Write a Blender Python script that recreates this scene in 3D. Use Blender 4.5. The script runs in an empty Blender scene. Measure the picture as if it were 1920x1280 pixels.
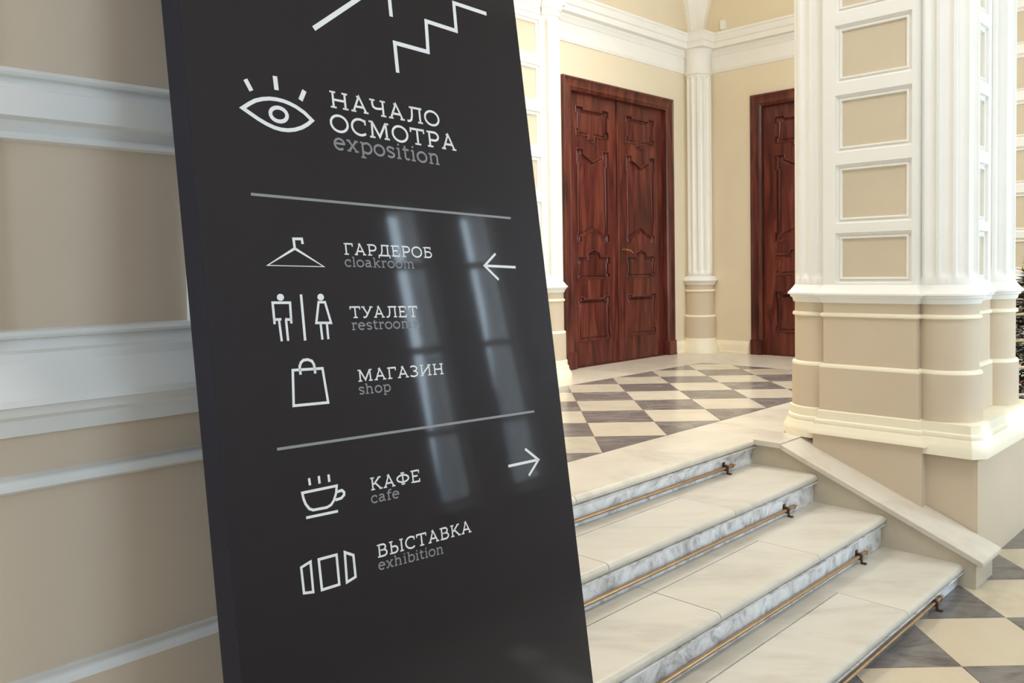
import bpy, bmesh, math, random
from mathutils import Vector, Matrix

random.seed(7)
SC = bpy.context.scene
COL = SC.collection
R2 = math.sqrt(2.0)
PI = math.pi


def W(a, b, z):
    """hall axes (a along the stair treads, b down the stairs) -> world"""
    return Vector(((a + b) / R2, (a - b) / R2, z))


# ------------------------------------------------------------------ camera
cam = bpy.data.cameras.new('camera')
cam.sensor_fit = 'HORIZONTAL'
cam.sensor_width = 36.0
cam.lens = 1546.6 / 1920.0 * 36.0
cam.shift_x = 0.0
cam.shift_y = -(640.0 - 563.2) / 1920.0
cam.clip_start = 0.02
camo = bpy.data.objects.new('camera', cam)
COL.objects.link(camo)
yaw, pitch, roll = -.0041, -.0389, .0168
Rz = Matrix.Rotation(yaw, 3, 'Z')
Rx = Matrix.Rotation(pitch, 3, 'X')
Ry = Matrix.Rotation(roll, 3, 'Y')
camo.rotation_euler = (Rz @ Rx @ Ry @ Matrix.Rotation(PI / 2, 3, 'X')).to_euler()
SC.camera = camo

# ------------------------------------------------------------------ world, lights, exposure
SC.view_settings.view_transform = 'Standard'
SC.view_settings.look = 'None'
SC.view_settings.gamma = 1.0
SC.view_settings.use_curve_mapping = False
SC.view_settings.exposure = 0.36
SC.cycles.use_denoising = True
SC.cycles.max_bounces = 10
SC.cycles.diffuse_bounces = 6
SC.cycles.sample_clamp_indirect = 6.0

wd = bpy.data.worlds.new('sky')
SC.world = wd
wd.use_nodes = True
bg = wd.node_tree.nodes['Background']
bg.inputs[0].default_value = (0.70, 0.84, 1.0, 1)
bg.inputs[1].default_value = 2.0


def area(name, loc, target, sx, sy, power, color, spread=PI):
    l = bpy.data.lights.new(name, 'AREA')
    l.shape = 'RECTANGLE'
    l.size, l.size_y = sx, sy
    l.energy = power
    l.color = color
    l.spread = spread
    o = bpy.data.objects.new(name, l)
    COL.objects.link(o)
    o.location = loc
    o.rotation_euler = (Vector(target) - Vector(loc)).to_track_quat('-Z', 'Y').to_euler()
    return o


HALL_B = 3.0        # inner face of the window wall
CEIL = 3.9
LOW = -1.65
UP = -1.05
WINDOWS = [(4.16, 4.54, -.80, 1.75), (4.97, 5.38, -.80, 1.75), (6.95, 8.45, -.7, 2.0), (9.0, 10.5, -.7, 3.2),  # narrow pair is mirrored in the sign; the wide ones are added for light
           (7.13, 7.46, 2.82, 3.32), (7.62, 8.35, 2.82, 3.32), (.8, 2.1, -.7, 3.0)]  # high openings added to aim the sun patch, last one to brighten risers
DAY = (0.70, 0.85, 1.0)
for i, (a0, a1, z0, z1) in enumerate(WINDOWS):
    if i in (4, 5):
        continue
    am, zm = (a0 + a1) / 2, (z0 + z1) / 2
    p = {0: 56, 1: 56, 2: 270, 3: 90, 6: 36}[i]
    area('window_daylight', W(am, HALL_B + .55, zm), W(am, 0, zm - .35), (a1 - a0) + .3, (z1 - z0) + .3, p, DAY)
# daylight from the window behind the viewer, grazing the near pier
area('window_daylight', W(-3.3, .2, .9), W(0, -.3, .5), 1.6, 2.8, 22, (0.62, 0.78, 1.0))
# ceiling lamps of the upper hall (warm) plus an added stair hall light
area('overhead_light', W(6.1, -3.7, CEIL - .12), W(6.1, -3.7, 0), 2.2, 1.6, 40, (1.0, 0.97, 0.94), 1.9)
area('overhead_light', W(4.0, -4.0, CEIL - .12), W(4.0, -4.0, 0), 1.4, 1.0, 22, (1.0, 0.97, 0.94), 1.9)
hall_fill = bpy.data.lights.new('upper_hall_fill', 'POINT')  # no pendant hangs here; point light added to brighten the upper hall
hall_fill.energy = 58
hall_fill.color = (1.0, .96, .90)
hall_fill.shadow_soft_size = .3
hall_fill_ob = bpy.data.objects.new('upper_hall_fill', hall_fill)
COL.objects.link(hall_fill_ob)
hall_fill_ob.location = W(5.8, -2.85, 2.4)
area('overhead_light', W(2.4, -.3, CEIL - .12), W(2.9, -.6, 0), 1.8, 1.8, 82, (1.0, 0.99, 0.98))  # unseen source, added to brighten the pier face and stairs
sun = bpy.data.lights.new('sun', 'SUN')
sun.energy = 3.0
sun.angle = .012
sun.color = (1.0, .96, .88)
suno = bpy.data.objects.new('sun', sun)
COL.objects.link(suno)
suno.rotation_euler = W(-2.3, -4.3, -3.87).to_track_quat('-Z', 'Y').to_euler()

# ------------------------------------------------------------------ materials


def srgb(r, g, b):
    def f(c):
        c /= 255.0
        return c / 12.92 if c <= .04045 else ((c + .055) / 1.055) ** 2.4
    return (f(r), f(g), f(b), 1)


def mat(name, col, rough=.6, metal=0.0, spec=.5, bump=0.0, bscale=60, var=0.0, vscale=3, objvar=0.0):
    m = bpy.data.materials.new(name)
    m.use_nodes = True
    nt = m.node_tree
    N, L = nt.nodes, nt.links
    p = N['Principled BSDF']
    p.inputs['Base Color'].default_value = col
    p.inputs['Roughness'].default_value = rough
    p.inputs['Metallic'].default_value = metal
    p.inputs['Specular IOR Level'].default_value = spec
    tc = N.new('ShaderNodeTexCoord')
    src = None
    if var:
        n = N.new('ShaderNodeTexNoise')
        n.inputs['Scale'].default_value = vscale
        n.inputs['Detail'].default_value = 6
        L.new(tc.outputs['Object'], n.inputs['Vector'])
        h = N.new('ShaderNodeHueSaturation')
        h.inputs['Color'].default_value = col
        mr = N.new('ShaderNodeMapRange')
        mr.inputs[1].default_value = .3
        mr.inputs[2].default_value = .7
        mr.inputs[3].default_value = 1 - var
        mr.inputs[4].default_value = 1 + var
        L.new(n.outputs[0], mr.inputs[0])
        L.new(mr.outputs[0], h.inputs['Value'])
        src = h
        L.new(h.outputs[0], p.inputs['Base Color'])
    if bump:
        n = N.new('ShaderNodeTexNoise')
        n.inputs['Scale'].default_value = bscale
        n.inputs['Detail'].default_value = 4
        L.new(tc.outputs['Object'], n.inputs['Vector'])
        b = N.new('ShaderNodeBump')
        b.inputs['Strength'].default_value = bump
        b.inputs['Distance'].default_value = .004
        L.new(n.outputs[0], b.inputs['Height'])
        L.new(b.outputs[0], p.inputs['Normal'])
    return m


def marble(name, base, vein, rough=.25, scale=2.2, amount=.5, objvar=.06, fine=14, stretch=(1, 1, 1), bump=0.0):
    m = bpy.data.materials.new(name)
    m.use_nodes = True
    nt = m.node_tree
    N, L = nt.nodes, nt.links
    p = N['Principled BSDF']
    p.inputs['Roughness'].default_value = rough
    tc = N.new('ShaderNodeTexCoord')
    oi = N.new('ShaderNodeObjectInfo')
    mp = N.new('ShaderNodeMapping')
    mp.inputs['Scale'].default_value = stretch
    L.new(tc.outputs['Object'], mp.inputs['Vector'])
    mul = N.new('ShaderNodeMath')
    mul.operation = 'MULTIPLY'
    mul.inputs[1].default_value = 37.0
    L.new(oi.outputs['Random'], mul.inputs[0])
    cx = N.new('ShaderNodeCombineXYZ')
    L.new(mul.outputs[0], cx.inputs[0])
    L.new(mul.outputs[0], cx.inputs[2])
    L.new(cx.outputs[0], mp.inputs['Location'])
    n1 = N.new('ShaderNodeTexNoise')
    n1.inputs['Scale'].default_value = scale
    n1.inputs['Detail'].default_value = 8
    n1.inputs['Roughness'].default_value = .62
    n1.inputs['Distortion'].default_value = 1.6
    L.new(mp.outputs[0], n1.inputs['Vector'])
    r1 = N.new('ShaderNodeValToRGB')
    r1.color_ramp.elements[0].position = .38
    r1.color_ramp.elements[0].color = (1, 1, 1, 1)
    r1.color_ramp.elements[1].position = .62
    r1.color_ramp.elements[1].color = (0, 0, 0, 1)
    e = r1.color_ramp.elements.new(.5)
    e.color = (.35, .35, .35, 1)
    L.new(n1.outputs[0], r1.inputs[0])
    n2 = N.new('ShaderNodeTexNoise')
    n2.inputs['Scale'].default_value = fine
    n2.inputs['Detail'].default_value = 5
    L.new(mp.outputs[0], n2.inputs['Vector'])
    mm = N.new('ShaderNodeMath')
    mm.operation = 'MULTIPLY'
    L.new(r1.outputs[0], mm.inputs[0])
    L.new(n2.outputs[0], mm.inputs[1])
    m3 = N.new('ShaderNodeMath')
    m3.operation = 'MULTIPLY'
    m3.inputs[1].default_value = amount * 2
    m3.use_clamp = True
    L.new(mm.outputs[0], m3.inputs[0])
    mix = N.new('ShaderNodeMixRGB')
    mix.inputs[1].default_value = base
    mix.inputs[2].default_value = vein
    L.new(m3.outputs[0], mix.inputs[0])
    h = N.new('ShaderNodeHueSaturation')
    mr = N.new('ShaderNodeMapRange')
    mr.inputs[3].default_value = 1 - objvar
    mr.inputs[4].default_value = 1 + objvar
    L.new(oi.outputs['Random'], mr.inputs[0])
    L.new(mr.outputs[0], h.inputs['Value'])
    L.new(mix.outputs[0], h.inputs['Color'])
    L.new(h.outputs[0], p.inputs['Base Color'])
    if bump:
        b = N.new('ShaderNodeBump')
        b.inputs['Strength'].default_value = bump
        b.inputs['Distance'].default_value = .01
        L.new(n2.outputs[0], b.inputs['Height'])
        L.new(b.outputs[0], p.inputs['Normal'])
    return m


def wood(name, c0, c1, c2, rough=.32):
    m = bpy.data.materials.new(name)
    m.use_nodes = True
    nt = m.node_tree
    N, L = nt.nodes, nt.links
    p = N['Principled BSDF']
    p.inputs['Roughness'].default_value = rough
    p.inputs['Specular IOR Level'].default_value = .35
    tc = N.new('ShaderNodeTexCoord')
    oi = N.new('ShaderNodeObjectInfo')
    mp = N.new('ShaderNodeMapping')
    mp.inputs['Scale'].default_value = (9, 9, 1.1)
    L.new(tc.outputs['Object'], mp.inputs['Vector'])
    mul = N.new('ShaderNodeMath')
    mul.operation = 'MULTIPLY'
    mul.inputs[1].default_value = 19.0
    L.new(oi.outputs['Random'], mul.inputs[0])
    cx = N.new('ShaderNodeCombineXYZ')
    for k in range(3):
        L.new(mul.outputs[0], cx.inputs[k])
    L.new(cx.outputs[0], mp.inputs['Location'])
    n = N.new('ShaderNodeTexNoise')
    n.inputs['Scale'].default_value = 1.3
    n.inputs['Detail'].default_value = 7
    n.inputs['Distortion'].default_value = .9
    L.new(mp.outputs[0], n.inputs['Vector'])
    r = N.new('ShaderNodeValToRGB')
    r.color_ramp.elements[0].position = .28
    r.color_ramp.elements[0].color = c0
    r.color_ramp.elements[1].position = .74
    r.color_ramp.elements[1].color = c2
    e = r.color_ramp.elements.new(.5)
    e.color = c1
    L.new(n.outputs[0], r.inputs[0])
    L.new(r.outputs[0], p.inputs['Base Color'])
    return m


M_TAN = mat('tan_plaster', srgb(207, 189, 164), .75, bump=.06, bscale=90, var=.03, vscale=2.5)
M_FIELD = mat('tan_panel_plaster', srgb(207, 192, 166), .7, bump=.05, bscale=90, var=.025, vscale=3)
M_WALL = mat('cream_wall_plaster', srgb(226, 212, 184), .8, var=.025, vscale=1.5)
M_TRIM = mat('white_stucco', srgb(237, 234, 226), .55, var=.015, vscale=4)
M_BASE = mat('ivory_stucco', srgb(240, 230, 204), .5, var=.02, vscale=5)
M_CEIL = mat('ceiling_white', srgb(240, 234, 220), .8)
M_LIGHT = marble('white_marble_tile', srgb(208, 198, 178), srgb(172, 162, 146), .2, 2.0, .30, .05)
M_DARK = marble('grey_marble_tile', srgb(110, 105, 102), srgb(178, 170, 162), .2, 2.6, .38, .08, stretch=(1, 2.2, 1))
M_DARK2 = marble('dark_marble_tile', srgb(122, 115, 110), srgb(72, 68, 68), .2, 2.4, .6, .08, stretch=(1, 2.6, 1))
M_LIGHT2 = marble('cream_marble_tile', srgb(200, 185, 160), srgb(160, 148, 128), .2, 2.0, .32, .05)
M_SLAB = marble('border_marble', srgb(216, 207, 190), srgb(172, 164, 152), .28, 1.8, .42, .03)
M_TREAD = marble('tread_marble', srgb(201, 194, 180), srgb(164, 156, 142), .36, 1.6, .40, .03, stretch=(.6, 1.6, 1))
M_RISER = marble('riser_marble', srgb(238, 239, 242), srgb(134, 132, 132), .3, 6.5, .62, .03, fine=34, bump=.12)
M_STRING = marble('string_marble', srgb(198, 186, 164), srgb(165, 152, 132), .4, 1.6, .35, .02)
M_CAP = marble('cap_marble', srgb(214, 205, 190), srgb(178, 168, 152), .3, 2.0, .35, .02)
M_BRASS = mat('aged_brass', srgb(176, 144, 108), .36, metal=.7, var=.12, vscale=20)
M_BRONZE = mat('dark_bronze', srgb(96, 70, 52), .4, metal=.7)
M_WOOD = wood('mahogany', srgb(54, 24, 20), srgb(92, 42, 33), srgb(126, 66, 50))
M_WOOD2 = wood('mahogany_casing', srgb(54, 25, 20), srgb(88, 41, 31), srgb(118, 62, 46))
M_SIGN = mat('charcoal_gloss_panel', srgb(21, 17, 24), .42, spec=.15)
_p = M_SIGN.node_tree.nodes['Principled BSDF']
_p.inputs['Coat Weight'].default_value = .8
_p.inputs['Coat Roughness'].default_value = .05
M_SHELL = mat('pale_hall_plaster', srgb(236, 233, 226), .85)
M_SHADE = mat('darkened_hall_plaster', srgb(186, 178, 172), .85)  # hall plaster darkened so the sign mirrors a dimmer window wall
M_LTAN = mat('near_pier_plaster', srgb(214, 196, 173), .75, bump=.06, bscale=90, var=.05, vscale=2.0)  # copy of the tan plaster, the near pier's light toned into the colour
M_LTRIM = mat('near_pier_stucco', srgb(234, 233, 229), .6, var=.03, vscale=3)  # copy of the white stucco, likewise toned for the near pier's light
M_SIGNEDGE = mat('charcoal_edge', srgb(46, 43, 50), .6, spec=.15)
M_WHITEV = mat('white_vinyl', srgb(232, 232, 232), .4)
M_GREYV = mat('grey_vinyl', srgb(138, 137, 140), .4)
M_GREYL = mat('grey_line_vinyl', srgb(142, 142, 144), .35)
M_PLASTIC = mat('white_plastic', srgb(240, 238, 230), .4)
M_FLOORB = marble('hall_floor_marble', srgb(200, 194, 184), srgb(150, 146, 140), .25, 1.0, .5, .0)
M_GLASS = bpy.data.materials.new('window_glass')
M_GLASS.use_nodes = True
_nt = M_GLASS.node_tree
_nt.nodes.clear()
_o = _nt.nodes.new('ShaderNodeOutputMaterial')
_mx = _nt.nodes.new('ShaderNodeMixShader')
_tr = _nt.nodes.new('ShaderNodeBsdfTransparent')
_tr.inputs[0].default_value = (.93, .95, .95, 1)
_gl = _nt.nodes.new('ShaderNodeBsdfGlossy')
_gl.inputs['Roughness'].default_value = .02
_mx.inputs[0].default_value = .05
_nt.links.new(_tr.outputs[0], _mx.inputs[1])
_nt.links.new(_gl.outputs[0], _mx.inputs[2])
_nt.links.new(_mx.outputs[0], _o.inputs[0])
M_NEEDLE = mat('fir_needles', srgb(30, 44, 46), .6)
M_GOLD = mat('gold_bauble', srgb(224, 190, 120), .2, metal=.9)
M_RED = mat('copper_bauble', srgb(190, 110, 70), .25, metal=.8)
M_SILVER = mat('champagne_tinsel', srgb(214, 206, 176), .3, metal=.6)

# ------------------------------------------------------------------ mesh helpers


class MB:
    def __init__(self, T=None):
        self.v, self.f = [], []
        self.T = T

    def P(self, p):
        if self.T:
            q = self.T(*p)
            self.v.append((q[0], q[1], q[2]))
        else:
            self.v.append(tuple(p))
        return len(self.v) - 1

    def face(self, pts):
        self.f.append([self.P(p) for p in pts])

    def box(self, x0, x1, y0, y1, z0, z1):
        i = [self.P((x, y, z)) for z in (z0, z1) for y in (y0, y1) for x in (x0, x1)]
        for q in ((0, 1, 3, 2), (4, 6, 7, 5), (0, 4, 5, 1), (2, 3, 7, 6), (0, 2, 6, 4), (1, 5, 7, 3)):
            self.f.append([i[k] for k in q])

    def prism(self, poly, z0, z1):
        n = len(poly)
        lo = [self.P((x, y, z0)) for x, y in poly]
        hi = [self.P((x, y, z1)) for x, y in poly]
        self.f.append(lo[::-1])
        self.f.append(hi)
        for k in range(n):
            j = (k + 1) % n
            self.f.append([lo[k], lo[j], hi[j], hi[k]])

    def grid(self, rows, closed_u=False):
        """rows of points, quads between them"""
        idx = [[self.P(p) for p in r] for r in rows]
        n = len(rows[0])
        for a, b in zip(idx, idx[1:]):
            for k in range(n if closed_u else n - 1):
                j = (k + 1) % n
                self.f.append([a[k], a[j], b[j], b[k]])
        return idx

    def sweep(self, path, prof, side=1, closed=False, zlast=True):
        """path: 2d points; prof: (outward offset, height)"""
        offs = offsets(path, side, closed)
        rows = []
        for o, z in prof:
            rows.append([(p[0] + o * n[0], p[1] + o * n[1], z) for p, n in zip(path, offs)])
        return self.grid(rows, closed)

    def extrude_x(self, prof, x0, x1):
        """closed profile of (y,z) run from x0 to x1"""
        n = len(prof)
        A = [self.P((x0, y, z)) for y, z in prof]
        B = [self.P((x1, y, z)) for y, z in prof]
        self.f.append(A[::-1])
        self.f.append(B)
        for k in range(n):
            j = (k + 1) % n
            self.f.append([A[k], A[j], B[j], B[k]])

    def tube(self, p0, p1, r, n=12, r1=None):
        p0, p1 = Vector(p0), Vector(p1)
        d = (p1 - p0).normalized()
        u = d.orthogonal().normalized()
        w = d.cross(u)
        r1 = r if r1 is None else r1
        A = [self.P(p0 + (u * math.cos(t) + w * math.sin(t)) * r) for t in (2 * PI * k / n for k in range(n))]
        B = [self.P(p1 + (u * math.cos(t) + w * math.sin(t)) * r1) for t in (2 * PI * k / n for k in range(n))]
        self.f.append(A[::-1])
        self.f.append(B)
        for k in range(n):
            j = (k + 1) % n
            self.f.append([A[k], A[j], B[j], B[k]])

    def build(self, name, m, parent=None, smooth=None, local=False, bevel=0.0, origin=None):
        me = bpy.data.meshes.new(name)
        me.from_pydata(self.v, [], self.f)
        bm = bmesh.new()
        bm.from_mesh(me)
        bmesh.ops.remove_doubles(bm, verts=bm.verts, dist=1e-5)
        bmesh.ops.recalc_face_normals(bm, faces=bm.faces)
        if bevel:
            es = [e for e in bm.edges if len(e.link_faces) == 2 and e.calc_face_angle(0) > .5]
            bmesh.ops.bevel(bm, geom=es, offset=bevel, segments=2, affect='EDGES', profile=.5)
        if origin is not None:
            bmesh.ops.translate(bm, verts=bm.verts, vec=-Vector(origin))
        if smooth:
            for f in bm.faces:
                f.smooth = True
            for e in bm.edges:
                if len(e.link_faces) == 2 and e.calc_face_angle(0) > smooth:
                    e.smooth = False
        bm.to_mesh(me)
        bm.free()
        me.materials.append(m)
        o = bpy.data.objects.new(name, me)
        if origin is not None:
            o.location = origin
        COL.objects.link(o)
        if parent is not None:
            o.parent = parent
            if not local:
                o.matrix_parent_inverse = mw(parent).inverted()
        return o


def mw(o):
    m = Matrix.LocRotScale(o.location, o.rotation_euler, o.scale)
    if o.parent:
        m = mw(o.parent) @ o.matrix_parent_inverse @ m
    return m


def offsets(path, side=1, closed=False):
    n = len(path)
    segs = []
    for k in range(n if closed else n - 1):
        p, q = path[k], path[(k + 1) % n]
        dx, dy = q[0] - p[0], q[1] - p[1]
        l = math.hypot(dx, dy) or 1e-9
        segs.append((dy / l * side, -dx / l * side))
    out = []
    for k in range(n):
        if closed:
            a, b = segs[k - 1], segs[k]
        else:
            a, b = segs[max(k - 1, 0)], segs[min(k, n - 2)]
        d = 1 + a[0] * b[0] + a[1] * b[1]
        d = max(d, .35)
        out.append(((a[0] + b[0]) / d, (a[1] + b[1]) / d))
    return out


def empty(name, loc, rotz=0, label=None, cat=None, group=None, kind=None):
    o = bpy.data.objects.new(name, None)
    o.empty_display_size = .1
    o.location = loc
    o.rotation_euler = (0, 0, rotz)
    COL.objects.link(o)
    tag(o, label, cat, group, kind)
    return o


def tag(o, label=None, cat=None, group=None, kind=None):
    if label:
        o['label'] = label
    if cat:
        o['category'] = cat
    if group:
        o['group'] = group
    if kind:
        o['kind'] = kind
    return o


def arc(cx, cy, r, t0, t1, n):
    return [(cx + r * math.cos(t0 + (t1 - t0) * k / n), cy + r * math.sin(t0 + (t1 - t0) * k / n)) for k in range(n + 1)]


# ------------------------------------------------------------------ room shell
def wall_with_holes(name, fixed, a0, a1, z0, z1, holes, thick, m, along='a', sign=1):
    """wall plane at b=fixed (along a) or a=fixed (along b)"""
    mb = MB()
    xs = sorted(set([a0, a1] + [h[0] for h in holes] + [h[1] for h in holes]))
    zs = sorted(set([z0, z1] + [h[2] for h in holes] + [h[3] for h in holes]))
    for x0, x1 in zip(xs, xs[1:]):
        run = None
        for y0, y1 in zip(zs, zs[1:]):
            cxm, czm = (x0 + x1) / 2, (y0 + y1) / 2
            if any(h[0] < cxm < h[1] and h[2] < czm < h[3] for h in holes):
                continue
            lo, hi = sorted((fixed, fixed + thick * sign))
            if along == 'a':
                mb.box(x0, x1, lo, hi, y0, y1)
            else:
                mb.box(lo, hi, x0, x1, y0, y1)
    mb.v = [tuple(W(*p)) for p in mb.v]
    o = mb.build(name, m)
    return tag(o, kind='structure')


FAR_B = -5.54
END_A = 8.82
tag(wall_with_holes('wall_far', FAR_B, .6, END_A + .3, LOW - .2, CEIL, [(7.315 - .86, 7.315 + .86, LOW, UP + 2.87)], .3, M_WALL, 'a', -1),
    'cream plaster wall around the double wooden doors')
tag(wall_with_holes('wall_end', END_A, FAR_B, -1.75, LOW - .2, CEIL, [(-3.81 - .86, -3.81 + .86, LOW, UP + 2.87)], .3, M_WALL, 'b', 1),
    'cream plaster wall holding the half hidden wooden door')
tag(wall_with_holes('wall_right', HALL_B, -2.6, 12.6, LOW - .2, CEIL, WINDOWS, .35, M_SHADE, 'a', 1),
    'cream wall with tall windows, the wider ones added to light the stairs')
NEARWIN = (-.7, 1.0, -.5, 2.4)
wall_with_holes('wall_near', -2.6, -1.6, HALL_B, LOW - .2, CEIL, [NEARWIN], .3, M_SHELL, 'b', -1)
wall_with_holes('wall_left', -1.6, -2.9, .6, LOW - .2, CEIL, [], .3, M_SHELL, 'a', -1)
wall_with_holes('wall_landing', .6, FAR_B, -1.6, LOW - .2, CEIL, [], .3, M_SHELL, 'b', -1)
wall_with_holes('wall_distant', 12.6, -3.2, HALL_B + .3, LOW - .2, CEIL, [], .3, M_SHELL, 'b', 1)
wall_with_holes('wall_passage', -2.9, END_A + .3, 12.6, LOW - .2, CEIL, [], .3, M_SHELL, 'a', -1)
mb = MB(W)
mb.box(-2.9, 12.9, FAR_B - .3, HALL_B + .35, CEIL, CEIL + .2)
tag(mb.build('ceiling', M_CEIL), kind='structure')


def window(n, a0, a1, z0, z1, bars, mid):
    r = empty('window_%d' % n, W((a0 + a1) / 2, HALL_B + .1, z0), label=None, kind='structure')
    mb = MB(W)
    for x0, x1 in ((a0, a0 + .035), (a1 - .035, a1)):
        mb.box(x0, x1, HALL_B + .08, HALL_B + .14, z0, z1)
    for y0, y1 in ((z0, z0 + .05), (z1 - .05, z1)):
        mb.box(a0 + .035, a1 - .035, HALL_B + .08, HALL_B + .14, y0, y1)
    mb.build('window_frame', M_TRIM, r)
    for z in bars:
        mb = MB(W)
        mb.box(a0 + .035, a1 - .035, HALL_B + .09, HALL_B + .13, z - .03, z + .03)
        mb.build('glazing_bar', M_TRIM, r)
    for x in mid:
        mb = MB(W)
        mb.box(x - .03, x + .03, HALL_B + .085, HALL_B + .135, z0 + .05, z1 - .05)
        mb.build('mullion', M_TRIM, r)
    mb = MB(W)
    mb.box(a0 + .02, a1 - .02, HALL_B + .108, HALL_B + .112, z0 + .03, z1 - .03)
    mb.build('pane', M_GLASS, r)
    mb = MB(W)
    mb.box(a0 - .03, a1 + .03, HALL_B - .06, HALL_B + .08, z0 - .04, z0)
    mb.build('window_sill', M_TRIM, r)


for i, (a0, a1, z0, z1) in enumerate(WINDOWS):
    window(i + 1, a0, a1, z0, z1, (1.22, .49, -.2) if i < 2 else (1.4, .4) if i not in (4, 5) else (), ((a0 + a1) / 2,) if i in (2, 3, 6) else ())


# ------------------------------------------------------------------ floors
def clip(poly, fn):
    out = []
    n = len(poly)
    for k in range(n):
        p, q = poly[k], poly[(k + 1) % n]
        fp, fq = fn(p), fn(q)
        if fp >= 0:
            out.append(p)
        if fp * fq < 0:
            t = fp / (fp - fq)
            out.append((p[0] + (q[0] - p[0]) * t, p[1] + (q[1] - p[1]) * t))
    return out


def shrink(poly, g):
    ar = sum(p[0] * q[1] - q[0] * p[1] for p, q in zip(poly, poly[1:] + poly[:1])) / 2
    if abs(ar) < .002:
        return None
    offs = offsets(poly, -1 if ar > 0 else 1, True)
    return [(p[0] + n[0] * g, p[1] + n[1] * g) for p, n in zip(poly, offs)]


def tile_field(root, x0, y0, s, z, irange, jrange, darkfn, bounds, light, dark):
    for i in irange:
        for j in jrange:
            poly = [(x0 + i * s, y0 + j * s), (x0 + (i + 1) * s, y0 + j * s), (x0 + (i + 1) * s, y0 + (j + 1) * s), (x0 + i * s, y0 + (j + 1) * s)]
            for fn in bounds:
                poly = clip(poly, fn)
                if len(poly) < 3:
                    break
            if len(poly) < 3:
                continue
            poly = shrink(poly, .0014)
            if not poly:
                continue
            c = (sum(p[0] for p in poly) / len(poly), sum(p[1] for p in poly) / len(poly), z - .012)
            mb = MB()
            mb.prism(poly, z - .012, z + random.uniform(-.0006, .0006))
            mb.build('floor_tile', dark if darkfn(i, j) else light, root, origin=c)


# landing of the upper hall
landing = MB(W)
landing.box(.6, END_A, FAR_B, -2.52, LOW - .1, UP - .012)
landing.box(4.81, END_A, -2.52, -2.41, LOW - .1, UP - .012)
landing.box(5.95, END_A, -2.41, -1.75, LOW - .1, UP - .012)
landing = tag(landing.build('floor_landing', M_FLOORB), 'upper hall floor of white and grey marble checkerboard in pale border', kind='structure')
TS = .4528
BN, BF, AR = -2.9, -4.80, 7.73
ab = lambda p: ((p[0] + p[1]) / R2, (p[0] - p[1]) / R2)
tile_field(landing, .5172, 4.6274, TS, UP, range(-9, 12), range(-10, 12), lambda i, j: (i + j) % 2 == 0,
           [lambda p: BN - ab(p)[1], lambda p: ab(p)[1] - BF, lambda p: AR - ab(p)[0], lambda p: ab(p)[0] - 1.9], M_LIGHT, M_DARK)


def slab(a0, a1, b0, b1, z, parent, m, name='border_slab', t=.012, g=.001):
    mb = MB(W)
    mb.box(a0 + g, a1 - g, b0 + g, b1 - g, z - t, z)
    o = mb.build(name, m, parent, origin=W((a0 + a1) / 2, (b0 + b1) / 2, z))
    return o


for k in range(7):
    slab(.62 + k * 1.19, .62 + (k + 1) * 1.19, FAR_B, BF, UP, landing, M_SLAB)
for k in range(3):
    slab(AR, END_A, BF + k * .95, BF + (k + 1) * .95, UP, landing, M_SLAB)
slab(4.812, 6.4, -2.9, -2.41, UP, landing, M_SLAB)
slab(5.95, AR, -2.41, -1.75, UP, landing, M_SLAB)
slab(6.4, AR, -2.9, -2.41, UP, landing, M_SLAB)

# stair hall floor
hall = MB(W)
hall.box(-2.6, 12.6, -1.6, HALL_B, LOW - .2, LOW - .012)
hall.box(5.9, 12.6, -2.9, -1.6, LOW - .2, LOW - .012)
hall = tag(hall.build('floor', M_FLOORB), 'stair hall floor of cream and dark grey marble checkerboard', kind='structure')
f_ = 1546.6


def in_view(i, j):
    for di in (-.3, .5, 1.3):
        for dj in (-.3, .5, 1.3):
            x, y = 1.82 + (i + di) * TS, 3.29 + (j + dj) * TS
            if y > .4 and -.62 < x / y < .66 and -1.65 / y > -.54:
                return True
    return False


tiles = [(i, j) for i in range(-9, 22) for j in range(-6, 40) if in_view(i, j)]
for i, j in tiles:
    x, y = 1.82 + (i + .5) * TS, 3.29 + (j + .5) * TS
    a, b = ab((x, y))
    if b < -3.3 or a > 12.6:
        continue
    tile_field(hall, 1.82, 3.29, TS, LOW, [i], [j], lambda i, j: (i + j) % 2 != 0,
               [lambda p: ab(p)[1] + 1.33 if ab(p)[0] < 5.92 else ab(p)[1] + 2.85, lambda p: 12.6 - ab(p)[0]], M_LIGHT2, M_DARK2)

# ------------------------------------------------------------------ staircase
ZS = [-1.05, -1.20, -1.363, -1.535, -1.65]
NB = [-2.434, -2.05, -1.672, -1.292]        # nosing lines
SA0, SA1 = 1.40, 4.52
stair = empty('staircase', W(3.0, -1.9, LOW), label='flight of four worn white marble steps between the piers', cat='stairs')


def nose_profile(bk, bn, z, t=.042):
    r = t / 2
    pts = [(bk, z - t), (bk, z)]
    pts += [(bn - r + r * math.cos(th), z - r + r * math.sin(th)) for th in [PI / 2 - PI * k / 8 for k in range(9)]]
    return pts


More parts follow.
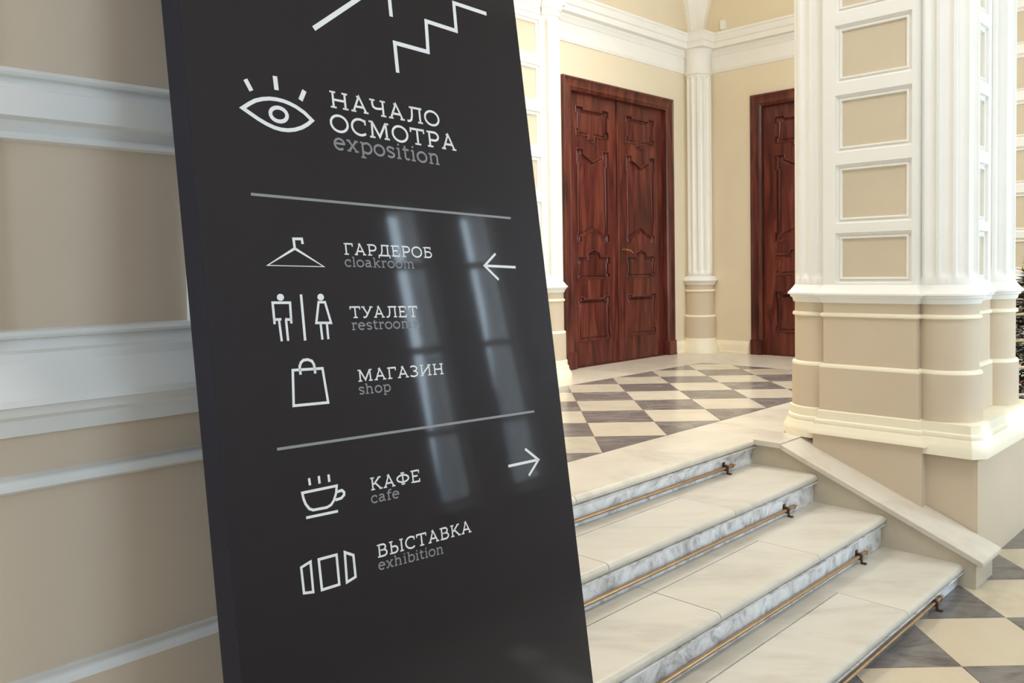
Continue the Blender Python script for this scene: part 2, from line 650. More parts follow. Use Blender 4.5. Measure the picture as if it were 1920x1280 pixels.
JOINTS = [[2.85, 4.54], [2.60, 3.60], [2.82, 3.70], [2.3, 3.745]]
for k in range(4):
    bk = -2.9 if k == 0 else NB[k - 1] - .07
    cuts = [SA0] + JOINTS[k] + [SA1]
    if k == 0:
        cuts = [SA0, 2.85, SA1]
    for a0, a1 in zip(cuts, cuts[1:]):
        if k and a1 < SA1 - .01:
            slab(a0, a1, bk + .001, bk + .135, ZS[k] + .0004, stair, M_TREAD, 'tread_slab', .04, .0014)
            bk_ = bk + .1365
        else:
            bk_ = bk
        mb = MB(W)
        mb.extrude_x(nose_profile(bk_ + .001, NB[k], ZS[k] + random.uniform(-.001, .001)), a0 + .0018, a1 - (.0018 if a1 < SA1 else -.0))
        mb.build('tread_slab', M_TREAD if k else M_SLAB, stair, smooth=.6, origin=W((a0 + a1) / 2, NB[k], ZS[k]))
    mb = MB(W)
    rb = NB[k] - .030
    # a small cove under the nosing, then the plain riser
    z1, z0 = ZS[k] - .042, ZS[k + 1]
    mb.extrude_x([(rb - .05, z0), (rb - .05, z1), (rb + .03, z1), (rb + .026, z1 - .008), (rb + .012, z1 - .016), (rb, z1 - .022), (rb, z0)], SA0, SA1 - .001)
    mb.build('riser', M_RISER, stair, smooth=.5, origin=W(3.0, rb, z0))
mb = MB(W)
mb.prism([(SA0, -2.95), (SA1, -2.95), (SA1, -2.55), (SA0, -2.55)], LOW, ZS[0] - .045)
for k in range(1, 4):
    mb.box(SA0, SA1, NB[k - 1] - .09, NB[k] - .075, LOW, ZS[k] - .043)
mb.build('step_core', M_STRING, stair)

# the sloping marble curb with its cap slab, and its twin behind the sign
def curb(a0, a1, label, flip=1):
    lo, hi = min(a0, a1), max(a0, a1)
    r = empty('stair_curb', W((a0 + a1) / 2, -1.23, LOW), label=label, cat='curb', group='marble stair curbs')
    S = -.445 / 1.075
    top = lambda b: -1.055 + (b + 2.27) * S
    mb = MB(W)
    e = -1.237
    n = [(-2.56, LOW), (-2.56, UP - .031), (-2.27, UP - .028), (e, top(e) - .032), (e, LOW)]
    mb.extrude_x(n, lo, hi)
    mb.build('curb_wall', M_STRING, r, origin=W((a0 + a1) / 2, -1.8, LOW))
    mb = MB(W)
    b0, b1 = -2.268, -1.198
    c0, c1 = (lo - .022, hi + .012) if flip > 0 else (lo - .012, hi + .022)
    mb.extrude_x([(b0, top(b0) - .032), (b0, top(b0)), (b1 - .006, top(b1) + .001), (b1, top(b1) - .006), (b1 + .0, top(b1) - .026), (b1 - .01, top(b1) - .03)], c0, c1)
    mb.build('cap_slab', M_CAP, r, bevel=.004, origin=W((a0 + a1) / 2, -1.7, -1.2))
    mb = MB(W)
    mb.box(c0, c1, -2.90 if flip > 0 else -2.434, -2.268, UP - .03, UP)
    mb.build('cap_slab', M_SLAB, r, origin=W((a0 + a1) / 2, -2.4, UP))


curb(4.52, 4.80, 'pale sloping marble curb with cap slab at the foot of the white pier')
curb(1.12, 1.40, 'marble stair curb hidden behind the dark sign', -1)

# brass carpet rods along the foot of every riser
RODB = [NB[k] - .014 for k in range(4)]
RODL = ['bronze stair rod along the foot of the topmost riser', 'bronze stair rod along the foot of the second riser from the top',
        'bronze stair rod along the foot of the third riser from the top', 'bronze stair rod lying on the checkered floor by the lowest riser']
TIPS = [4.285, 4.27, 4.295, 4.23]
BR = [4.19, 4.16, 4.19, 4.125]
for k in range(4):
    z = ZS[k + 1] + .034
    b = RODB[k]
    r = empty('stair_rod', W(3.0, b, ZS[k + 1]), label=RODL[k], cat='rod', group='bronze stair rods')
    mb = MB()
    mb.tube(W(1.45, b, z), W(TIPS[k] - .03, b, z), .0095, 14)
    mb.build('rod', M_BRASS, r, smooth=.6)
    mb = MB()
    mb.tube(W(TIPS[k] - .03, b, z), W(TIPS[k] - .022, b, z), .0125, 14)
    mb.tube(W(TIPS[k] - .022, b, z), W(TIPS[k] + .012, b, z), .0095, 14, .003)
    mb.build('finial', M_BRASS, r, smooth=.6)
    for a in (BR[k], 1.6):
        mb = MB(W)
        # eye: a ring around the rod, a shank to the riser and a foot on the tread
        n = 14
        rows = []
        for aa, rr in ((-.008, .010), (-.008, .0175), (.008, .0175), (.008, .010), (-.008, .010)):
            rows.append([(a + aa, b + rr * math.cos(2 * PI * q / n), z + rr * math.sin(2 * PI * q / n)) for q in range(n)])
        mb.grid(rows, True)
        mb.box(a - .007, a + .007, b - .0165, b - .010, z + .004, z + .016)
        mb.box(a - .013, a + .013, b - .0165, b - .0125, z - .004, z + .030)
        mb.box(a - .006, a + .006, b + .008, b + .016, ZS[k + 1] + .004, z - .010)
        mb.box(a - .008, a + .008, b + .008, b + .036, ZS[k + 1] + .001, ZS[k + 1] + .007)
        mb.build('rod_bracket', M_BRONZE, r, smooth=.6)

# ------------------------------------------------------------------ columns and piers
NF = 12


def fluted_shaft(mb, cx, cy, r, z0, z1, t0=0, t1=2 * PI, depth=.026, nf=NF):
    per = 10
    full = abs(t1 - t0 - 2 * PI) < 1e-6
    n = int(round(nf * per * (t1 - t0) / (2 * PI)))

    def ring(z, d):
        out = []
        for k in range(n if full else n + 1):
            t = t0 + (t1 - t0) * k / n
            ph = (t / (2 * PI) * nf) % 1.0
            x = (ph - .5) / .36
            cut = d * math.sqrt(max(0, 1 - x * x)) if abs(x) < 1 else 0
            rr = r - cut
            out.append((cx + rr * math.cos(t), cy + rr * math.sin(t), z))
        return out
    rows = [ring(z0, 0), ring(z0 + .035, 0), ring(z0 + .05, depth * .55), ring(z0 + .075, depth), ring(z1 - .075, depth), ring(z1 - .05, depth * .55), ring(z1 - .035, 0), ring(z1, 0)]
    mb.grid(rows, full)


# moulding profiles: (outward, z)
LEDGE = [(0, -.128), (.010, -.143), (.028, -.164), (.042, -.177), (.043, -.187), (.029, -.190), (.027, -.203), (.015, -.210), (.012, -.222), (.008, -.234), (0, -.236)]
BEAD = [(0, -.292), (.009, -.296), (.014, -.304), (.013, -.313), (.007, -.318), (0, -.320)]
STEP = [(0, -.596), (.012, -.600), (.017, -.608), (.018, -.620)]
BASEM = [(.018, -.872), (.028, -.878), (.030, -.925), (.040, -.932), (.044, -.945), (.042, -.955), (.054, -.975), (.058, -.985), (.068, -1.0), (.070, -1.012)]


def pedestal_band(root, path, side, z_low=-.875, T=W, closed=False, tan=None, trim=None, ivory=None):
    tan, trim, ivory = tan or M_TAN, trim or M_TRIM, ivory or M_BASE
    def part(name, prof, m):
        mb = MB(T)
        mb.sweep(path, prof, side, closed)
        return mb.build(name, m, root, smooth=.7, origin=None)
    part('ledge', LEDGE, trim)
    part('upper_dado', [(0, -.234), (0, -.294)], tan)
    part('bead_moulding', BEAD, ivory)
    part('dado', [(0, -.318), (0, -.598)], tan)
    part('step_moulding', STEP, ivory)
    part('lower_dado', [(.018, -.618), (.018, z_low)], tan)


def panel_face(root, T, x0, x1, z0, z1, px0, px1, zr, y=0.0, fieldm=None, name='panel', trim=None):
    """stile-and-rail face from x0..x1, z0..z1 with recessed panels px0..px1 at the z ranges zr; y>0 is into the wall"""
    mb = MB(T)
    # the face with its holes
    zz = [z0]
    for a, b in zr:
        zz += [a, b]
    zz.append(z1)
    mb.face([(x0, y, z0), (px0, y, z0), (px0, y, z1), (x0, y, z1)])
    mb.face([(px1, y, z0), (x1, y, z0), (x1, y, z1), (px1, y, z1)])
    for k in range(0, len(zz), 2):
        mb.face([(px0, y, zz[k]), (px1, y, zz[k]), (px1, y, zz[k + 1]), (px0, y, zz[k + 1])])
    mb.build('panelled_face', trim or M_TRIM, root)
    prof = [(0, 0), (.004, .016), (.020, .024), (.022, .014), (.026, .011), (.032, .013), (.035, .026)]
    for a, b in zr:
        mb = MB(T)
        loops = []
        for i_, d in prof:
            loops.append([(px0 + i_, y + d, a + i_), (px1 - i_, y + d, a + i_), (px1 - i_, y + d, b - i_), (px0 + i_, y + d, b - i_)])
        mb.grid(loops, True)
        mb.build('panel_moulding', trim or M_TRIM, root, smooth=.5)
        mb = MB(T)
        i_ = .035
        mb.box(px0 + i_ - .004, px1 - i_ + .004, y + .0255, y + .034, a + i_ - .004, b - i_ + .004)
        mb.build(name, fieldm or M_FIELD, root)


PZ = [(-.119, .174), (.228, .572), (.642, .974), (1.045, 1.376), (1.447, 1.78), (1.85, 2.18)]

# --- the white pier right of the stairs
pier = empty('pier', W(5.3, -1.85, LOW), label='white panelled pier with fluted corner columns right of the marble stairs', cat='pier')
PA, PB0, PB1 = 4.79, -2.14, -1.615
PB = -1.455         # side face towards the windows
C1, C2, C3 = (4.99, -1.52), (5.72, -1.52), (4.99, -2.235)
CR = .16
PTOP = 2.62
# body of the shaft
mb = MB(W)
mb.box(4.87, 5.84, -2.13, -1.50, -1.0, CEIL - .06)
mb.box(4.835, 4.9, PB0 + .002, PB1 - .002, -1.0, CEIL - .06)
mb.box(5.13, 5.585, -1.53, PB - .04, -1.0, CEIL - .06)
mb.build('core', M_TRIM, pier)
Tfront = lambda x, y, z: W(PA + y, x, z)        # x along b, y into the pier
panel_face(pier, Tfront, PB0, PB1, -.128, CEIL - .06, -2.068, -1.640, PZ)
mb = MB(W)
for b in (PB0, PB1):
    mb.face([(PA, b, -.129), (4.9, b, -.129), (4.9, b, CEIL - .06), (PA, b, CEIL - .06)])
mb.build('face_return', M_TRIM, pier)
Tside = lambda x, y, z: W(x, PB - y, z)
panel_face(pier, Tside, 5.13, 5.59, -.128, CEIL - .06, 5.165, 5.52, PZ)
for c, t0, t1 in ((C1, PI * .5, PI * 1.75), (C2, -PI * .35, PI), (C3, PI * .25, PI * 1.5)):
    mb = MB(W)
    fluted_shaft(mb, c[0], c[1], CR, -.128, CEIL - .2, 0, 2 * PI)
    mb.build('fluted_column', M_TRIM, pier, smooth=.75)
# pedestals, each run of moulding following its own plan
fp = [(4.88, PB0), (PA, PB0), (PA, PB1), (4.88, PB1)]
pedestal_band(pier, fp, -1)
for c, t0, t1 in ((C1, PI * .45, PI * 1.7), (C2, -.45 * PI, PI * .9), (C3, PI * .5, PI * 1.6)):
    pedestal_band(pier, arc(c[0], c[1], CR + .002, t0, t1, 28), 1)
pedestal_band(pier, [(5.10, PB), (5.62, PB)], -1)
# base of the middle strip and its plinth
mb = MB(W)
mb.sweep(fp, BASEM, -1)
mb.sweep([(4.88, PB0), (PA, PB0), (PA, PB1), (4.88, PB1)], [(.070, -1.012), (.046, -1.014)], -1)
mb.build('base_moulding', M_BASE, pier, smooth=.6)
mb = MB(W)
mb.sweep(fp, [(.046, -1.012), (.046, LOW)], -1)
mb.build('plinth', M_TAN, pier)
# base of the corner columns on the window side: one straight run
bp = [(4.90, -1.56), (4.80, -1.56), (4.80, -1.345), (4.845, -1.30), (5.93, -1.30), (5.93, -1.7)]
BASE2 = [(.0, -.876), (.008, -.878), (.010, -.925), (.018, -.932), (.021, -.945), (.019, -.955), (.028, -.972), (.032, -.985), (.040, -1.0), (.042, -1.05), (.026, -1.052)]
bp2 = [(4.90, -1.585), (4.80, -1.585), (4.80, -1.345), (4.845, -1.312), (5.93, -1.312), (5.93, -1.7)]
mb = MB(W)
mb.sweep(bp2, BASE2, -1)
mb.f.append([mb.P((p[0], p[1], -.876)) for p in bp2])
mb.build('base_moulding', M_BASE, pier, smooth=.6)
mb = MB(W)
bp3 = [(4.90, -1.59), (4.816, -1.59), (4.816, -1.312), (5.93, -1.312), (5.93, -1.7)]
mb.sweep(bp3, [(0, -1.04), (0, LOW)], -1)
mb.build('plinth', M_TAN, pier)
# round base of the back corner column, standing on the landing
mb = MB(W)
mb.sweep(arc(C3[0], C3[1], CR + .002, PI * .5, PI * 1.6, 28), BASEM + [(.072, -1.05)], 1)
mb.build('base_moulding', M_BASE, pier, smooth=.6)
mb = MB(W)
mb.box(4.85, 5.9, -2.3, -1.36, LOW, -.95)
mb.build('plinth_core', M_TAN, pier)

# --- the near pier at the left, behind the sign
pl = empty('pier', W(.3, -1.5, LOW), label='dim grey panelled pier with white mouldings behind the leaning dark sign', cat='pier')
LB = -1.37
mb = MB(W)
mb.box(-1.0, 1.08, -1.595, LB - .04, LOW, CEIL - .06)
mb.build('core', M_TRIM, pl)
Tl = lambda x, y, z: W(x, LB - y, z)
LZ = [(-.114, .236), (.276, .60)] + [(z0 + .02, z1 + .02) for z0, z1 in PZ[2:]]
panel_face(pl, Tl, -1.0, 1.08, -.128, CEIL - .06, .296, .648, LZ, fieldm=M_LTAN, trim=M_LTRIM)
pedestal_band(pl, [(-1.0, LB), (1.08, LB), (1.08, -1.595)], -1, tan=M_LTAN, trim=M_LTRIM, ivory=M_LTRIM)
mb = MB(W)
mb.sweep([(-1.0, LB), (1.08, LB), (1.08, -1.595)], BASEM + [(.046, -1.014), (.046, LOW)], -1)
mb.build('base_moulding', M_BASE, pl, smooth=.6)

# --- a distant pier, seen as a sliver past the right one
pd = empty('pier', W(8.5, -1.9, LOW), label='distant tan panelled pier with white rails seen past the right edge', cat='pier')
mb = MB(W)
mb.box(8.36, 8.8, -2.7, -.6, LOW, CEIL - .06)
mb.build('core', M_TRIM, pd)
Td = lambda x, y, z: W(8.32 + y, x, z)
panel_face(pd, Td, -2.7, -.6, -.128, CEIL - .06, -2.25, -1.4, [(z0 + .02, z1 + .02) for z0, z1 in PZ])
pedestal_band(pd, [(8.32, -2.7), (8.32, -.6)], -1)
mb = MB(W)
mb.sweep([(8.32, -2.7), (8.32, -.6)], BASEM + [(.07, LOW)], -1)
mb.build('base_moulding', M_BASE, pd)

# --- pilaster left of the double door
pp = empty('pilaster', W(5.5, -5.3, UP), label='white panelled pilaster with fluted column beside the sign edge and double doors', cat='pilaster')
QB = -5.20
mb = MB(W)
mb.box(4.4, 5.8, FAR_B, QB - .04, UP, 2.45)
mb.build('core', M_TRIM, pp)
Tq = lambda x, y, z: W(x, QB - y, z)
QZ = [(-.10, .219), (.279, .613), (.693, 1.025), (1.10, 1.44), (1.515, 1.866), (1.933, 2.277)]
panel_face(pp, Tq, 4.4, 5.72, -.128, 2.45, 5.23, 5.655, QZ, fieldm=M_FIELD)
CQ = (5.80, -5.275)
mb = MB(W)
fluted_shaft(mb, CQ[0], CQ[1], .15, -.128, 2.33)
mb.build('fluted_column', M_TRIM, pp, smooth=.75)
pedestal_band(pp, [(4.4, QB), (5.7, QB)], -1)
pedestal_band(pp, arc(CQ[0], CQ[1], .152, -PI * .6, PI * .8, 24), 1)
mb = MB(W)
mb.sweep([(4.4, QB), (5.7, QB)], BASEM + [(.072, UP)], -1)
mb.sweep(arc(CQ[0], CQ[1], .152, -PI * .6, PI * .8, 24), BASEM + [(.072, UP)], 1)
mb.build('base_moulding', M_BASE, pp, smooth=.6)
CAPP = [(0, 2.32), (.012, 2.33), (.014, 2.345), (.004, 2.352), (.004, 2.385), (.016, 2.392), (.020, 2.405), (.03, 2.42), (.03, 2.45)]
mb = MB(W)
mb.sweep([(4.4, QB), (5.72, QB)], CAPP, -1)
mb.sweep(arc(CQ[0], CQ[1], .15, -PI * .6, PI * .8, 24), CAPP, 1)
mb.build('capital', M_TRIM, pp, smooth=.6)
mb = MB(W)
mb.box(4.4, 5.96, FAR_B, -5.13, 2.45, 2.80)
mb.build('impost_block', M_TRIM, pp)

# --- round fluted column in the corner between the doors
cc = empty('corner_column', W(8.70, -5.42, UP), label='slender white fluted column on a round pedestal in the corner between two doors', cat='column')
CC = (8.70, -5.42)
mb = MB(W)
fluted_shaft(mb, CC[0], CC[1], .15, -.128, 2.27)
mb.build('fluted_shaft', M_TRIM, cc, smooth=.75)
cpath = arc(CC[0], CC[1], .168, .1 * PI, 1.5 * PI, 36)
pedestal_band(cc, cpath, 1)
mb = MB(W)
mb.sweep(cpath, [(.018, -.872), (.026, -.90), (.034, -.955), (.050, -.985), (.054, UP)], 1)
mb.build('base_moulding', M_BASE, cc, smooth=.6)
mb = MB(W)
mb.sweep(arc(CC[0], CC[1], .15, .1 * PI, 1.5 * PI, 36), [(0, 2.255), (.014, 2.265), (.016, 2.28), (.006, 2.287), (.006, 2.30), (.0, 2.306), (.0, 2.49), (.008, 2.51), (.02, 2.545), (.024, 2.56), (.0, 2.6)], 1)
mb.build('capital', M_TRIM, cc, smooth=.6)

# ------------------------------------------------------------------ cornices and baseboards
CORN = [(0, 2.285), (.010, 2.288), (.014, 2.302), (.020, 2.316), (.012, 2.322), (.010, 2.48), (.018, 2.484), (.022, 2.498), (.034, 2.522), (.04, 2.53), (.040, 2.555), (.10, 2.56), (.104, 2.62), (.118, 2.63), (.125, 2.655), (.132, 2.69), (.145, 2.705), (.145, 2.725), (0, 2.74)]
K = .30
farpath = [(5.96, FAR_B), (END_A - .12, FAR_B)]
mb = MB(W)
mb.sweep(farpath, CORN, -1)
tag(mb.build('trim_1', M_TRIM, smooth=.5), 'white cornice and frieze band above the double wooden doors', kind='structure')
mb = MB(W)
mb.sweep([(END_A, FAR_B + .12), (END_A, -1.8)], CORN, -1)
tag(mb.build('trim_2', M_TRIM, smooth=.5), 'white cornice and frieze band above the half hidden door', kind='structure')
# cornice block that breaks forward over the corner column
mb = MB(W)
UPC = [(o - .10, z) for o, z in CORN if z >= 2.555]
blk = [(END_A - K - .02, FAR_B), (END_A - K - .02, FAR_B + .16), (END_A - .16, FAR_B + K + .02), (END_A, FAR_B + K + .02)]
blk = [(END_A - .40, FAR_B), (END_A - .40, FAR_B + .14), (END_A - .14, FAR_B + .14), (END_A - .14, FAR_B + .40), (END_A, FAR_B + .40)]
blk = [(END_A - .33, FAR_B), (END_A - .33, FAR_B + .31), (END_A, FAR_B + .33)]
mb.sweep(blk, UPC, -1)
mb.f.append([mb.P((p[0], p[1], 2.735)) for p in blk + [(END_A, FAR_B)]])
mb.f.append([mb.P((p[0], p[1], 2.565)) for p in blk + [(END_A, FAR_B)]])
tag(mb.build('trim_3', M_TRIM), 'cornice block breaking forward over the corner column', kind='structure')
# vault rib springing from the corner
mb = MB(W)
rows = []
for k in range(12):
    z = 2.735 + k * .1
    t = max(0, (z - 2.82) / 1.0)
    r = .105 + .34 * t * t + .10 * t
    c0 = (END_A - .13, FAR_B + .13)
    rows.append([(END_A - .02 - r * 1.25, FAR_B - .02, z), (END_A - .02 - r * 1.2, FAR_B + .03 + r * .15, z), (END_A - r * .72, FAR_B + r * .72, z), (END_A - .03 - r * .15, FAR_B + .02 + r * 1.2, z), (END_A + .02, FAR_B + .02 + r * 1.25, z)])
mb.grid(rows)
tag(mb.build('trim_4', M_TRIM, smooth=.4), 'white vault rib flaring upward above the corner column', kind='structure')

BBP = [(0, -.905), (.006, -.91), (.010, -.925), (.016, -.94), (.018, -.955), (.018, -1.03), (.024, -1.035), (.024, UP)]
mb = MB(W)
mb.sweep([(5.9, FAR_B), (6.30, FAR_B)], BBP, -1)
mb.sweep([(8.35, FAR_B), (END_A - .1, FAR_B)], BBP, -1)
tag(mb.build('baseboard_far', M_BASE), kind='structure')
mb = MB(W)
mb.sweep([(END_A, FAR_B + .1), (END_A, -4.83)], BBP, -1)
tag(mb.build('baseboard_end', M_BASE), kind='structure')

# ------------------------------------------------------------------ doors
P1 = [(-.28, 1.68), (-.15, 1.68), (-.15, 1.655), (.15, 1.655), (.15, 1.68), (.28, 1.68), (.28, 1.60), (.255, 1.60), (.255, 1.455), (.28, 1.455), (.28, 1.372), (.085, 1.372), (.085, 1.335), (0, 1.30), (-.085, 1.335), (-.085, 1.372), (-.28, 1.372), (-.28, 1.455), (-.255, 1.455), (-.255, 1.60), (-.28, 1.60)]
P2 = [(-.28, 1.245), (-.155, 1.245), (-.155, 1.19), (0, 1.12), (.155, 1.19), (.155, 1.245), (.28, 1.245), (.28, 1.06), (.26, 1.06), (.26, .36), (.28, .36), (.28, .255), (.185, .255), (.185, .31), (0, .39), (-.185, .31), (-.185, .255), (-.28, .255), (-.28, .36), (-.26, .36), (-.26, 1.06), (-.28, 1.06)]
P3 = [(-.28, .118), (-.115, .118), (-.095, .16), (0, .19), (.095, .16), (.115, .118), (.28, .118), (.28, .02), (.26, .02), (.26, -.06), (.28, -.06), (.28, -.13), (-.28, -.13), (-.28, -.06), (-.26, -.06), (-.26, .02), (-.28, .02)]
P4 = [(-.28, -.31), (-.17, -.31), (-.17, -.332), (.17, -.332), (.17, -.31), (.28, -.31), (.28, -.42), (.265, -.42), (.265, -.70), (.28, -.70), (.28, -.785), (-.28, -.785), (-.28, -.70), (-.265, -.70), (-.265, -.42), (-.28, -.42)]


def inset(poly, d):
    offs = offsets(poly, 1, True)
    ar = sum(p[0] * q[1] - q[0] * p[1] for p, q in zip(poly, poly[1:] + poly[:1])) / 2
    s = 1 if ar < 0 else -1
    return [(p[0] + n[0] * d * s, p[1] + n[1] * d * s) for p, n in zip(poly, offs)]


def fill_mesh(loops, y):
    """plate with holes in the xz plane (first loop outer)"""
    bm = bmesh.new()
    es = []
    for lp in loops:
        vs = [bm.verts.new((x, y, z)) for x, z in lp]
        for k in range(len(vs)):
            es.append(bm.edges.new((vs[k], vs[(k + 1) % len(vs)])))
    bmesh.ops.triangle_fill(bm, edges=es, use_beauty=True)
    bmesh.ops.recalc_face_normals(bm, faces=bm.faces)
    me = bpy.data.meshes.new('leaf')
    v = [tuple(q.co) for q in bm.verts]
    bm.verts.index_update()
    f = [[q.index for q in fc.verts] for fc in bm.faces]
    bm.free()
    return v, f


def double_door(n, loc, rotz, label):
    r = empty('door_%d' % n, loc, rotz, label=label, kind='structure')
    Wd, Hc, Hi = 1.96, 2.995, 2.865      # casing outer width / height, opening height
    cw = .135
    # casing: mitred profile swept up, over, down (local x across, z up, -y towards the viewer)
    path = [(-Wd / 2, 0.17), (-Wd / 2, Hc), (Wd / 2, Hc), (Wd / 2, 0.17)]
    prof = [(0, .0), (0, -.035), (.012, -.045), (.022, -.045), (.03, -.036), (.055, -.032), (.085, -.030), (.1, -.034), (.112, -.030), (.125, -.022), (.135, -.018), (.135, .10)]
    for seg in range(3):
        mb = MB()
        offs = offsets(path, 1, False)
        rows = []
        for o, y in prof:
            row = []
            for k in (seg, seg + 1):
                p, nn = path[k], offs[k]
                row.append((p[0] + nn[0] * o, y, p[1] + nn[1] * o))
            rows.append(row)
        mb.grid(rows)
        mb.build('casing', M_WOOD2, r, local=True, smooth=.4)
    for s in (-1, 1):
        mb = MB()
        x0, x1 = sorted((s * (Wd / 2 + .004), s * (Wd / 2 - cw - .004)))
        mb.box(x0, x1, -.052, .06, 0.0, .172)
        mb.build('plinth_block', M_WOOD2, r, local=True, bevel=.004)
    lw = (Wd - 2 * cw) / 2
    for s in (-1, 1):
        lx0, lx1 = (-lw, -.002) if s < 0 else (.002, lw)
        cxp = s * (lw / 2 + .0) + (-.01 if s < 0 else .0)
        outer = [(lx0, .007), (lx1, .007), (lx1, Hi - .004), (lx0, Hi - .004)]
        holes = []
        for P in (P1, P2, P3, P4):
            holes.append([(x + cxp, z + 1.05) for x, z in P])
        v, f = fill_mesh([outer] + holes, .045)
        mb = MB()
        mb.v, mb.f = v, f
        # edges of the leaf
        for p, q in zip(outer, outer[1:] + outer[:1]):
            mb.face([(p[0], .045, p[1]), (q[0], .045, q[1]), (q[0], .09, q[1]), (p[0], .09, p[1])])
        mb.f.append([mb.P((p[0], .09, p[1])) for p in outer])
        leaf = mb.build('door_leaf', M_WOOD, r, local=True)
        for h in holes:
            mb = MB()
            rows = []
            for d, y in ((0, .045), (.0, .040), (.008, .035), (.012, .042), (.016, .064), (.030, .070), (.036, .063), (.05, .058)):
                rows.append([(x, y, z) for x, z in inset(h, d)])
            mb.grid(rows, True)
            v, f = fill_mesh([inset(h, .05)], .058)
            base = len(mb.v)
            mb.v += v
            mb.f += [[q + base for q in fc] for fc in f]
            mb.build('door_panel', M_WOOD, leaf, local=True)
    mb = MB()
    mb.box(-Wd / 2 + .05, Wd / 2 - .05, .03, .28, -.03, .006)
    mb.build('threshold', M_WOOD2, r, local=True)
    # meeting strip between the leaves
    mb = MB()
    mb.box(-.028, .012, .025, .05, .012, Hi - .004)
    mb.build('astragal', M_WOOD2, r, local=True, bevel=.004)
    h = MB()
    h.box(.045, .085, .034, .046, 1.10, 1.30)
    plate = h.build('handle_plate', M_BRONZE, r, local=True, bevel=.003)
    h = MB()
    h.tube((.06, .04, 1.235), (.06, -.02, 1.235), .011)
    h.tube((.055, -.02, 1.238), (.12, -.028, 1.225), .010, 12, .009)
    h.tube((.12, -.028, 1.225), (.185, -.02, 1.20), .009, 12, .007)
    h.build('lever_handle', M_BRASS, r, local=True, smooth=.6)
    return r


double_door(1, W(7.315, FAR_B, UP), PI / 4, 'tall carved mahogany double doors with brass lever in the cream wall')
double_door(2, W(END_A, -4.79 + .98, UP), -PI / 4, 'carved mahogany doors half hidden behind the white pier')

# ------------------------------------------------------------------ small security sensor on the cornice
cs = empty('security_sensor', W(END_A - .03, -5.13, 2.755), label='small white security sensor on the wall above the cornice', cat='sensor')
mb = MB(W)
mb.prism([(END_A - .001, -5.165), (END_A - .045, -5.165), (END_A - .075, -5.15), (END_A - .075, -5.105), (END_A - .045, -5.09), (END_A - .001, -5.09)], 2.765, 2.875)
mb.build('housing', M_PLASTIC, cs, bevel=.006)
mb = MB(W)
mb.box(END_A - .05, END_A - .001, -5.15, -5.105, 2.742, 2.768)
mb.build('mount', M_PLASTIC, cs)

# ------------------------------------------------------------------ the leaning sign
WORDS=[
 ('НАЧАЛО',1,(0.2443, 1.9396),(0.479, 1.9322),0.0285),
 ('ОСМОТРА',1,(0.2405, 1.8989),(0.5133, 1.8904),0.0297),
 ('exposition',0,(0.2441, 1.8687),(0.4698, 1.8596),0.0279),
 ('ГАРДЕРОБ',1,(0.2417, 1.6928),(0.4266, 1.6866),0.0191),
 ('cloakroom',0,(0.2411, 1.6728),(0.3847, 1.6679),0.0168),
 ('ТУАЛЕТ',1,(0.2408, 1.5882),(0.3796, 1.5826),0.0189),
 ('restrooms',0,(0.2415, 1.5684),(0.3799, 1.5634),0.017),
 ('МАГАЗИН',1,(0.2431, 1.4839),(0.424, 1.4779),0.0192),
 ('shop',0,(0.2424, 1.4631),(0.3049, 1.461),0.0169),
 ('КАФЕ',1,(0.246, 1.3076),(0.3469, 1.3027),0.0202),
 ('cafe',0,(0.2448, 1.2869),(0.2999, 1.2849),0.0171),
 ('ВЫСТАВКА',1,(0.246, 1.2001),(0.4478, 1.1935),0.0201),
 ('exhibition',0,(0.2457, 1.1802),(0.3807, 1.1728),0.0169),
]
